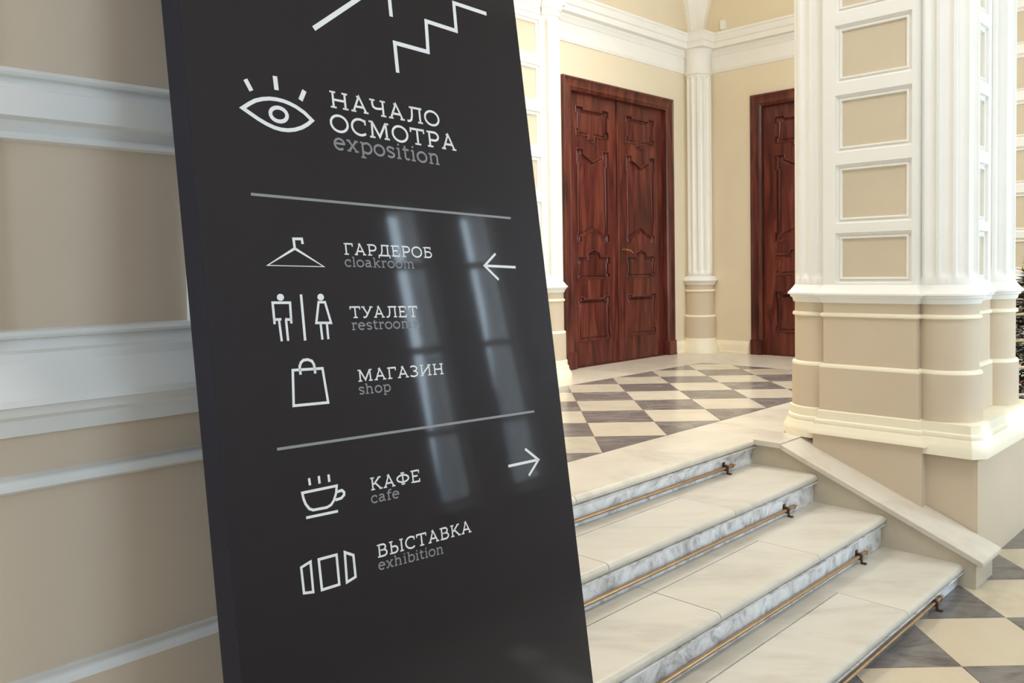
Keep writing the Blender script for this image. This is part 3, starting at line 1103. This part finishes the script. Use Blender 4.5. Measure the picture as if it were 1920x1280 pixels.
ICONS=[
 ('staircase_pictogram',0,0.0084,[(0.2267, 2.07), (0.4088, 2.2066)]),
 ('staircase_pictogram',0,0.0078,[(0.3923, 2.1252), (0.3928, 2.1853)]),
 ('staircase_pictogram',0,0.0078,[(0.3934, 2.0222), (0.3937, 2.0772), (0.4706, 2.074), (0.474, 2.1337), (0.5485, 2.1296), (0.5502, 2.1857), (0.6369, 2.1824)]),
 ('eye_pictogram',1,0.0063,[(0.0858, 1.918), (0.0974, 1.9262), (0.1083, 1.9326), (0.1205, 1.9367), (0.1326, 1.9391), (0.1447, 1.9395), (0.1568, 1.9384), (0.1676, 1.9358), (0.1783, 1.9319), (0.1929, 1.924), (0.2059, 1.9128), (0.1965, 1.9052), (0.1858, 1.8989), (0.1727, 1.8939), (0.16, 1.8915), (0.1477, 1.8914), (0.1358, 1.8934), (0.123, 1.8978), (0.1105, 1.9037), (0.0971, 1.9114)]),
 ('eye_pictogram',1,0.0063,[(0.1608, 1.9145), (0.1597, 1.9111), (0.1573, 1.9081), (0.1538, 1.9058), (0.1495, 1.9044), (0.145, 1.9041), (0.1406, 1.9049), (0.1367, 1.9067), (0.1338, 1.9093), (0.1321, 1.9125), (0.1318, 1.9159), (0.1328, 1.9193), (0.1352, 1.9223), (0.1387, 1.9246), (0.1428, 1.926), (0.1474, 1.9264), (0.1518, 1.9256), (0.1557, 1.9239), (0.1587, 1.9212), (0.1605, 1.918)]),
 ('eye_pictogram',0,0.0074,[(0.0948, 1.9641), (0.1033, 1.9471)]),
 ('eye_pictogram',0,0.0078,[(0.1461, 1.9771), (0.1466, 1.9546)]),
 ('eye_pictogram',0,0.008,[(0.1971, 1.9611), (0.188, 1.9439)]),
 ('divider_line',0,0.0043,[(0.0858, 1.7851), (0.6394, 1.7659)]),
 ('divider_line',0,0.0042,[(0.0882, 1.4004), (0.6431, 1.3819)]),
 ('hanger_pictogram',1,0.0042,[(0.1016, 1.6763), (0.1511, 1.7025), (0.2003, 1.6732)]),
 ('hanger_pictogram',0,0.0043,[(0.1511, 1.7019), (0.1504, 1.7176), (0.165, 1.7178), (0.1658, 1.7096)]),
 ('restroom_pictogram',0,0.004,[(0.1041, 1.5864), (0.1041, 1.6191), (0.1335, 1.6179), (0.1323, 1.5858)]),
 ('restroom_pictogram',0,0.0039,[(0.1033, 1.5931), (0.1161, 1.5933)]),
 ('restroom_pictogram',0,0.004,[(0.1226, 1.5929), (0.1336, 1.5914)]),
 ('restroom_pictogram',0,0.0039,[(0.1119, 1.5926), (0.1132, 1.5597)]),
 ('restroom_pictogram',0,0.004,[(0.1238, 1.592), (0.1239, 1.5595)]),
 ('restroom_pictogram',0,0.0044,[(0.1539, 1.63), (0.1532, 1.5579)]),
 ('restroom_pictogram',1,0.004,[(0.1839, 1.6167), (0.1955, 1.6162), (0.2029, 1.5826), (0.176, 1.5841)]),
 ('restroom_pictogram',0,0.004,[(0.1836, 1.5831), (0.1841, 1.5572)]),
 ('restroom_pictogram',0,0.004,[(0.1951, 1.5824), (0.1949, 1.557)]),
 ('bag_pictogram',1,0.0042,[(0.1268, 1.5143), (0.1789, 1.5121), (0.183, 1.4579), (0.1225, 1.4606)]),
 ('bag_pictogram',0,0.0043,[(0.1394, 1.5062), (0.1392, 1.519), (0.1421, 1.5246), (0.1465, 1.5278), (0.1543, 1.5282), (0.1614, 1.5252), (0.1645, 1.5195), (0.1653, 1.5053)]),
 ('arrow_pictogram',0,0.005,[(0.6374, 1.6675), (0.5536, 1.6714)]),
 ('arrow_pictogram',0,0.0049,[(0.5862, 1.6947), (0.5536, 1.6714), (0.587, 1.6437)]),
 ('cup_pictogram',0,0.0041,[(0.1363, 1.3485), (0.1369, 1.3375)]),
 ('cup_pictogram',0,0.0041,[(0.1534, 1.3485), (0.1536, 1.3369)]),
 ('cup_pictogram',0,0.0042,[(0.1707, 1.3476), (0.1709, 1.3361)]),
 ('cup_pictogram',0,0.0041,[(0.125, 1.291), (0.1811, 1.2888)]),
 ('cup_pictogram',1,0.0041,[(0.1225, 1.3289), (0.1833, 1.3277), (0.1808, 1.3164), (0.1756, 1.3064), (0.1699, 1.3009), (0.1619, 1.2986), (0.1379, 1.2999), (0.1319, 1.3031), (0.1265, 1.3112), (0.1237, 1.3199)]),
 ('cup_pictogram',0,0.0043,[(0.1826, 1.3184), (0.1918, 1.3189), (0.1954, 1.3151), (0.1949, 1.3111), (0.1892, 1.3072), (0.1784, 1.3065)]),
 ('arrow_pictogram.001',0,0.0051,[(0.5567, 1.2904), (0.6383, 1.2882)]),
 ('arrow_pictogram.001',0,0.0051,[(0.6061, 1.3147), (0.6395, 1.288), (0.6084, 1.2631)]),
 ('folding_screen_pictogram',1,0.0039,[(0.1087, 1.2212), (0.125, 1.2255), (0.1247, 1.1805), (0.1092, 1.1833)]),
 ('folding_screen_pictogram',1,0.0042,[(0.1392, 1.2251), (0.1707, 1.2242), (0.1704, 1.1789), (0.1396, 1.1794)]),
 ('folding_screen_pictogram',1,0.0042,[(0.1857, 1.2241), (0.2007, 1.2158), (0.2007, 1.1822), (0.1842, 1.1784)]),
]

SO = W(.5269, -.91721, LOW)
SW_, SH = .7242, 2.90
TH = .055
sign = empty('sign_board', SO, label='tall glossy charcoal wayfinding board with white pictograms leaning on the left pier', cat='sign')
_u = W(0, -.13601, .99071)
_h = W(1, 0, 0)
_n = W(0, .99071, .13601)
TSg = lambda s, t, d: SO + _h * s + _u * t + _n * d      # d: out of the face
mb = MB(TSg)
e = .0016
t0b = TH * math.tan(math.radians(7.817))
prof = [(0 + e, 0), (SW_ - e, 0), (SW_, -e), (SW_, -TH), (0, -TH), (0, -e)]
lo = [mb.P((s, .0 if d > -.01 else .0, d)) for s, d in prof]
hi = [mb.P((s, SH, d)) for s, d in prof]
mb.f.append(lo[::-1])
mb.f.append(hi)
for k in range(6):
    j = (k + 1) % 6
    mb.f.append([lo[k], lo[j], hi[j], hi[k]])
board = mb.build('board', M_SIGNEDGE, sign)
mb = MB(TSg)
mb.box(e, SW_ - e, .001, SH - .001, -.0004, .0004)
mb.build('printed_face', M_SIGN, sign)


def stroke_quads(pts, w, closed):
    n = len(pts)
    h = w / 2
    segs = []
    m = n if closed else n - 1
    nn = []
    for k in range(m):
        p, q = pts[k], pts[(k + 1) % n]
        l = math.hypot(q[0] - p[0], q[1] - p[1]) or 1e-9
        nn.append((-(q[1] - p[1]) / l, (q[0] - p[0]) / l))
    L_, R_ = [], []
    for k in range(n):
        if closed:
            a, b = nn[k - 1], nn[k]
        else:
            a, b = nn[max(k - 1, 0)], nn[min(k, m - 1)]
        d = max(1 + a[0] * b[0] + a[1] * b[1], .42)
        o = ((a[0] + b[0]) / d * h, (a[1] + b[1]) / d * h)
        L_.append((pts[k][0] + o[0], pts[k][1] + o[1]))
        R_.append((pts[k][0] - o[0], pts[k][1] - o[1]))
    return [(L_[k], R_[k], R_[(k + 1) % n], L_[(k + 1) % n]) for k in range(m)]


def ell(cx, cy, rx, ry, t0=0, t1=360, n=24):
    return [(cx + rx * math.cos(math.radians(t0 + (t1 - t0) * k / n)), cy + ry * math.sin(math.radians(t0 + (t1 - t0) * k / n))) for k in range(n + 1)]


# slab-serif letters drawn as strokes in a unit-high cell: (advance, strokes); a stroke is a point list, 'O'-prefixed ones are closed;
# serifs are given as (x, y) of stem ends
S = .125


def hz(x, y, l=S, r=S):
    return ('s', [(x - l, y), (x + r, y)])


B0, B1 = .045, .955
G = {
    'Н': (.92, [[(.2, 0), (.2, 1)], [(.72, 0), (.72, 1)], [(.2, .5), (.72, .5)]], [hz(.2, B0), hz(.2, B1), hz(.72, B0), hz(.72, B1)]),
    'А': (.88, [[(.15, .02), (.44, .97), (.73, .02)], [(.25, .34), (.63, .34)]], [hz(.15, B0, .1, .12), hz(.73, B0, .12, .1), hz(.44, B1, .11, .03)]),
    'Ч': (.86, [[(.17, 1), (.17, .66), (.2, .53), (.28, .46), (.4, .44), (.66, .5)], [(.66, 0), (.66, 1)]], [hz(.17, B1), hz(.66, B0), hz(.66, B1)]),
    'Л': (.92, [[(.74, 0), (.74, 1)], [(.34, B1), (.86, B1)], [(.36, 1), (.34, .45), (.29, .16), (.2, .05), (.08, .04)]], [hz(.74, B0), hz(.3, B1, .08, .05)]),
    'О': (.9, [('c', ell(.45, .5, .36, .46, 0, 345, 23))], []),
    'С': (.8, [ell(.46, .5, .36, .46, 48, 312, 20)], [('v', [(.70, .66), (.70, .97)])]),
    'М': (1.08, [[(.2, 0), (.22, 1)], [(.88, 0), (.86, 1)], [(.22, .98), (.54, .12), (.86, .98)]], [hz(.2, B0), hz(.88, B0), hz(.2, B1, .12, .04), hz(.88, B1, .04, .12)]),
    'Т': (.84, [[(.42, 0), (.42, 1)], [(.06, B1), (.78, B1)]], [hz(.42, B0, .15, .15), ('v', [(.09, .74), (.09, 1)]), ('v', [(.75, .74), (.75, 1)])]),
    'Р': (.76, [[(.2, 0), (.2, 1)], [(.2, B1)] + ell(.44, .70, .22, .255, 90, -90, 10) + [(.2, .445)]], [hz(.2, B0, .13, .16), hz(.2, B1, .13, .0)]),
    'Г': (.70, [[(.2, 0), (.2, 1)], [(.2, B1), (.66, B1)]], [hz(.2, B0, .13, .16), hz(.2, B1, .13, 0), ('v', [(.63, .72), (.63, 1)])]),
    'Д': (.92, [[(.72, 0), (.72, 1)], [(.28, B1), (.84, B1)], [(.34, 1), (.32, .45), (.26, .18), (.17, .04)], [(.05, B0), (.88, B0)]], [('v', [(.08, -.2), (.08, .08)]), ('v', [(.85, -.2), (.85, .08)])]),
    'Е': (.76, [[(.2, 0), (.2, 1)], [(.2, B0), (.68, B0)], [(.2, B1), (.66, B1)], [(.2, .52), (.54, .52)]], [hz(.2, B0, .13, 0), hz(.2, B1, .13, 0), ('v', [(.65, .0), (.65, .27)]), ('v', [(.63, .73), (.63, 1)])]),
    'Б': (.78, [[(.2, 0), (.2, 1)], [(.2, B1), (.64, B1)], [(.2, .56)] + ell(.45, .30, .22, .255, 90, -90, 10) + [(.2, B0)]], [hz(.2, B0, .13, 0), hz(.2, B1, .13, 0), ('v', [(.61, .76), (.61, 1)])]),
    'У': (.82, [[(.14, .98), (.42, .34)], [(.72, .98), (.42, .3), (.33, .12), (.25, .05), (.12, .06)]], [hz(.14, B1, .11, .12), hz(.72, B1, .12, .11)]),
    'З': (.70, [ell(.3, .73, .25, .225, 140, -80, 12) + ell(.3, .27, .28, .235, 80, -145, 12)], []),
    'И': (.96, [[(.2, 0), (.2, 1)], [(.76, 0), (.76, 1)], [(.2, .1), (.76, .9)]], [hz(.2, B0), hz(.2, B1), hz(.76, B0), hz(.76, B1)]),
    'К': (.84, [[(.2, 0), (.2, 1)], [(.2, .46), (.32, .5), (.66, .97)], [(.36, .55), (.72, .03)]], [hz(.2, B0), hz(.2, B1), hz(.66, B1, .1, .1), hz(.72, B0, .1, .1)]),
    'Ф': (.98, [[(.49, 0), (.49, 1)], ('c', ell(.49, .5, .39, .29, 0, 345, 23))], [hz(.49, B0), hz(.49, B1)]),
    'В': (.80, [[(.2, 0), (.2, 1)], [(.2, B1)] + ell(.44, .74, .18, .215, 90, -90, 9) + [(.2, .525)], [(.2, .525)] + ell(.46, .285, .22, .24, 90, -90, 9) + [(.2, B0)]], [hz(.2, B0, .13, 0), hz(.2, B1, .13, 0)]),
    'Ы': (1.1, [[(.2, 0), (.2, 1)], [(.2, .56)] + ell(.42, .30, .2, .255, 90, -90, 9) + [(.2, B0)], [(.9, 0), (.9, 1)]], [hz(.2, B0, .13, 0), hz(.2, B1), hz(.9, B0), hz(.9, B1)]),
    # lower case: x height .72
    'e': (.66, [[(.09, .39), (.56, .39)] + ell(.33, .36, .25, .32, 10, 312, 18)], []),
    'x': (.68, [[(.14, .04), (.54, .68)], [(.14, .68), (.54, .04)]], [hz(.14, B0, .1, .1), hz(.54, B0, .1, .1), hz(.14, .675, .1, .1), hz(.54, .675, .1, .1)]),
    'p': (.74, [[(.19, -.28), (.19, .72)], [(.19, .58)] + ell(.42, .36, .24, .32, 100, -100, 14) + [(.19, .12)]], [hz(.19, -.235, .12, .14), hz(.19, .675, .12, 0)]),
    'o': (.7, [('c', ell(.35, .36, .27, .32, 0, 345, 23))], []),
    's': (.56, [[(.46, .58)] + ell(.28, .53, .17, .15, 40, 200, 8) + [(.2, .40), (.36, .33)] + ell(.28, .20, .19, .16, 30, -150, 9)], [('v', [(.45, .52), (.45, .7)])]),
    'i': (.36, [[(.19, 0), (.19, .72)], [(.19, .86), (.19, .99)]], [hz(.19, B0, .12, .12), hz(.19, .675, .12, 0)]),
    't': (.48, [[(.2, .92), (.2, .18), (.24, .08), (.32, .05), (.44, .09)], [(.06, .675), (.42, .675)]], []),
    'n': (.8, [[(.19, 0), (.19, .72)], [(.19, .52), (.27, .63), (.38, .68), (.5, .66), (.57, .57), (.58, .45), (.58, 0)]], [hz(.19, B0, .12, .12), hz(.19, .675, .12, 0), hz(.58, B0, .12, .12)]),
    'c': (.6, [ell(.34, .36, .26, .32, 45, 315, 18)], [('v', [(.5, .46), (.5, .68)])]),
    'l': (.36, [[(.19, 0), (.19, 1)]], [hz(.19, B0, .12, .12), hz(.19, B1, .12, 0)]),
    'a': (.68, [[(.12, .6), (.22, .67), (.36, .67), (.46, .6), (.48, .48), (.48, .05)], [(.48, .42), (.25, .40), (.13, .32), (.1, .2), (.15, .09), (.26, .05), (.38, .1), (.48, .2)]], [hz(.5, B0, .0, .12)]),
    'k': (.72, [[(.19, 0), (.19, 1)], [(.19, .3), (.54, .68)], [(.3, .42), (.58, .04)]], [hz(.19, B0, .12, .1), hz(.19, B1, .12, 0), hz(.54, .675, .1, .1), hz(.58, B0, .08, .1)]),
    'r': (.54, [[(.19, 0), (.19, .72)], [(.19, .48), (.26, .61), (.36, .67), (.48, .66)]], [hz(.19, B0, .12, .14), hz(.19, .675, .12, 0), ('v', [(.46, .52), (.46, .7)])]),
    'm': (1.16, [[(.19, 0), (.19, .72)], [(.19, .52), (.26, .63), (.36, .68), (.47, .66), (.53, .57), (.54, .45), (.54, 0)], [(.54, .52), (.62, .63), (.73, .68), (.85, .66), (.91, .57), (.92, .45), (.92, 0)]], [hz(.19, B0, .12, .11), hz(.19, .675, .12, 0), hz(.54, B0, .11, .11), hz(.92, B0, .11, .12)]),
    'h': (.8, [[(.19, 0), (.19, 1)], [(.19, .52), (.27, .63), (.38, .68), (.5, .66), (.57, .57), (.58, .45), (.58, 0)]], [hz(.19, B0, .12, .12), hz(.19, B1, .12, 0), hz(.58, B0, .12, .12)]),
    'b': (.74, [[(.19, 0), (.19, 1)], [(.19, .58)] + ell(.42, .36, .24, .32, 100, -100, 14) + [(.19, .12)]], [hz(.19, B1, .12, 0)]),
    'f': (.46, [[(.2, 0), (.2, .78), (.24, .9), (.34, .96), (.46, .93)], [(.06, .675), (.42, .675)]], [hz(.2, B0, .12, .14)]),
}
LIFT = .0009


def flat_strokes(mb, polys):
    for q in polys:
        mb.face([(p[0], p[1], LIFT) for p in q])
        n = len(q)


for k_, (word, cap, p0, p1, hgt) in enumerate(WORDS):
    adv = sum(G[c][0] for c in word)
    first = .07
    sx = (p1[0] - p0[0]) / (adv - .14)
    slope = (p1[1] - p0[1]) / (p1[0] - p0[0])
    wt = .142 if cap else .138
    sw = .108
    mb = MB(TSg)
    x = -first
    for c in word:
        a_, strokes, serifs = G[c]
        polys = []
        for st in strokes:
            cl = False
            if isinstance(st, tuple):
                cl, st = True, st[1]
            polys += [(q, None) for q in stroke_quads([(px * sx / hgt, py) for px, py in st], wt, cl)]
        for kind, st in serifs:
            polys += [(q, None) for q in stroke_quads([(px * sx / hgt, py) for px, py in st], sw, False)]
        for q, _ in polys:
            pts = []
            for px, py in q:
                s = p0[0] + x * sx + px * hgt
                pts.append((s, p0[1] + slope * (s - p0[0]) + py * hgt, LIFT))
            mb.face(pts)
        x += a_
    mb.build('lettering', M_WHITEV if cap else M_GREYV, sign)['label'] = ('white lettering reading ' if cap else 'grey lettering reading ') + word

icons = {}
for name, closed, w, pts in ICONS:
    icons.setdefault((name, 0 if name != 'divider_line' else len(icons)), []).append((closed, w, pts))
for (name, _), strokes in icons.items():
    mb = MB(TSg)
    for closed, w, pts in strokes:
        for q in stroke_quads(pts, w, closed):
            mb.face([(p[0], p[1], LIFT) for p in q])
    if name.startswith('restroom'):
        for hx, hy in ((.1181, 1.6268), (.1887, 1.6245)):
            mb.face([(p[0], p[1], LIFT) for p in ell(hx, hy, .0060, .0054, 0, 350, 23)])
    mb.build(name.split('.')[0], M_GREYL if name == 'divider_line' else M_WHITEV, sign)

# ------------------------------------------------------------------ decorated fir tree, a sliver at the right edge
tx = empty('christmas_tree', W(7.55, -1.62, LOW), label='dark decorated fir tree with gold baubles at the right edge', cat='tree')
TC = W(7.55, -1.62, 0)
mb = MB()
mb.tube((TC.x, TC.y, LOW + .02), (TC.x, TC.y, -.2), .045, 10, .02)
mb.build('trunk', M_BRONZE, tx)
mb = MB()
mb.tube((TC.x, TC.y, LOW), (TC.x, TC.y, LOW + .22), .14, 16, .18)
mb.build('tree_stand', M_BRONZE, tx)
mb = MB()
rnd = random.Random(3)
for k in range(5200):
    h = rnd.random() ** 1.25
    z = LOW + .27 + h * 1.45
    R = .50 * (1 - h) ** .85 + .02
    t = rnd.uniform(0, 2 * PI)
    r0 = R * rnd.uniform(.25, .95)
    p = Vector((TC.x + r0 * math.cos(t), TC.y + r0 * math.sin(t), z))
    d = Vector((math.cos(t), math.sin(t), rnd.uniform(-.7, .35))).normalized()
    sd = Vector((-math.sin(t), math.cos(t), rnd.uniform(-.6, .6))).normalized()
    l = rnd.uniform(.05, .10)
    mb.face([tuple(p - sd * .012), tuple(p + sd * .012), tuple(p + d * l)])
fo = mb.build('foliage', M_NEEDLE, tx)
fo['kind'] = 'stuff'
mb0 = None
for k in range(46):
    h = rnd.random() ** 1.2 * .92
    z = LOW + .32 + h * 1.4
    R = .50 * (1 - h) ** .85 + .03
    t = rnd.uniform(0, 2 * PI)
    if mb0 is None:
        bm = bmesh.new()
        bmesh.ops.create_uvsphere(bm, u_segments=12, v_segments=8, radius=.026)
        bme = bpy.data.meshes.new('bauble')
        bm.to_mesh(bme)
        bm.free()
        for pl_ in bme.polygons:
            pl_.use_smooth = True
        bme.materials.append(M_GOLD)
        bme2 = bme.copy()
        bme2.materials[0] = M_RED
        mb0 = True
    o = bpy.data.objects.new('bauble', bme if k % 3 else bme2)
    COL.objects.link(o)
    o.location = (TC.x + R * math.cos(t), TC.y + R * math.sin(t), z)
    o.parent = tx
    o.matrix_parent_inverse = mw(tx).inverted()
pts = []
for k in range(160):
    h = k / 160
    R = .50 * (1 - h) ** .85 + .035
    t = h * 2 * PI * 7
    pts.append((TC.x + R * math.cos(t), TC.y + R * math.sin(t), LOW + .30 + h * 1.42))
mb = MB()
for p, q in zip(pts, pts[1:]):
    mb.tube(p, q, .012, 6)
mb.build('garland', M_SILVER, tx)
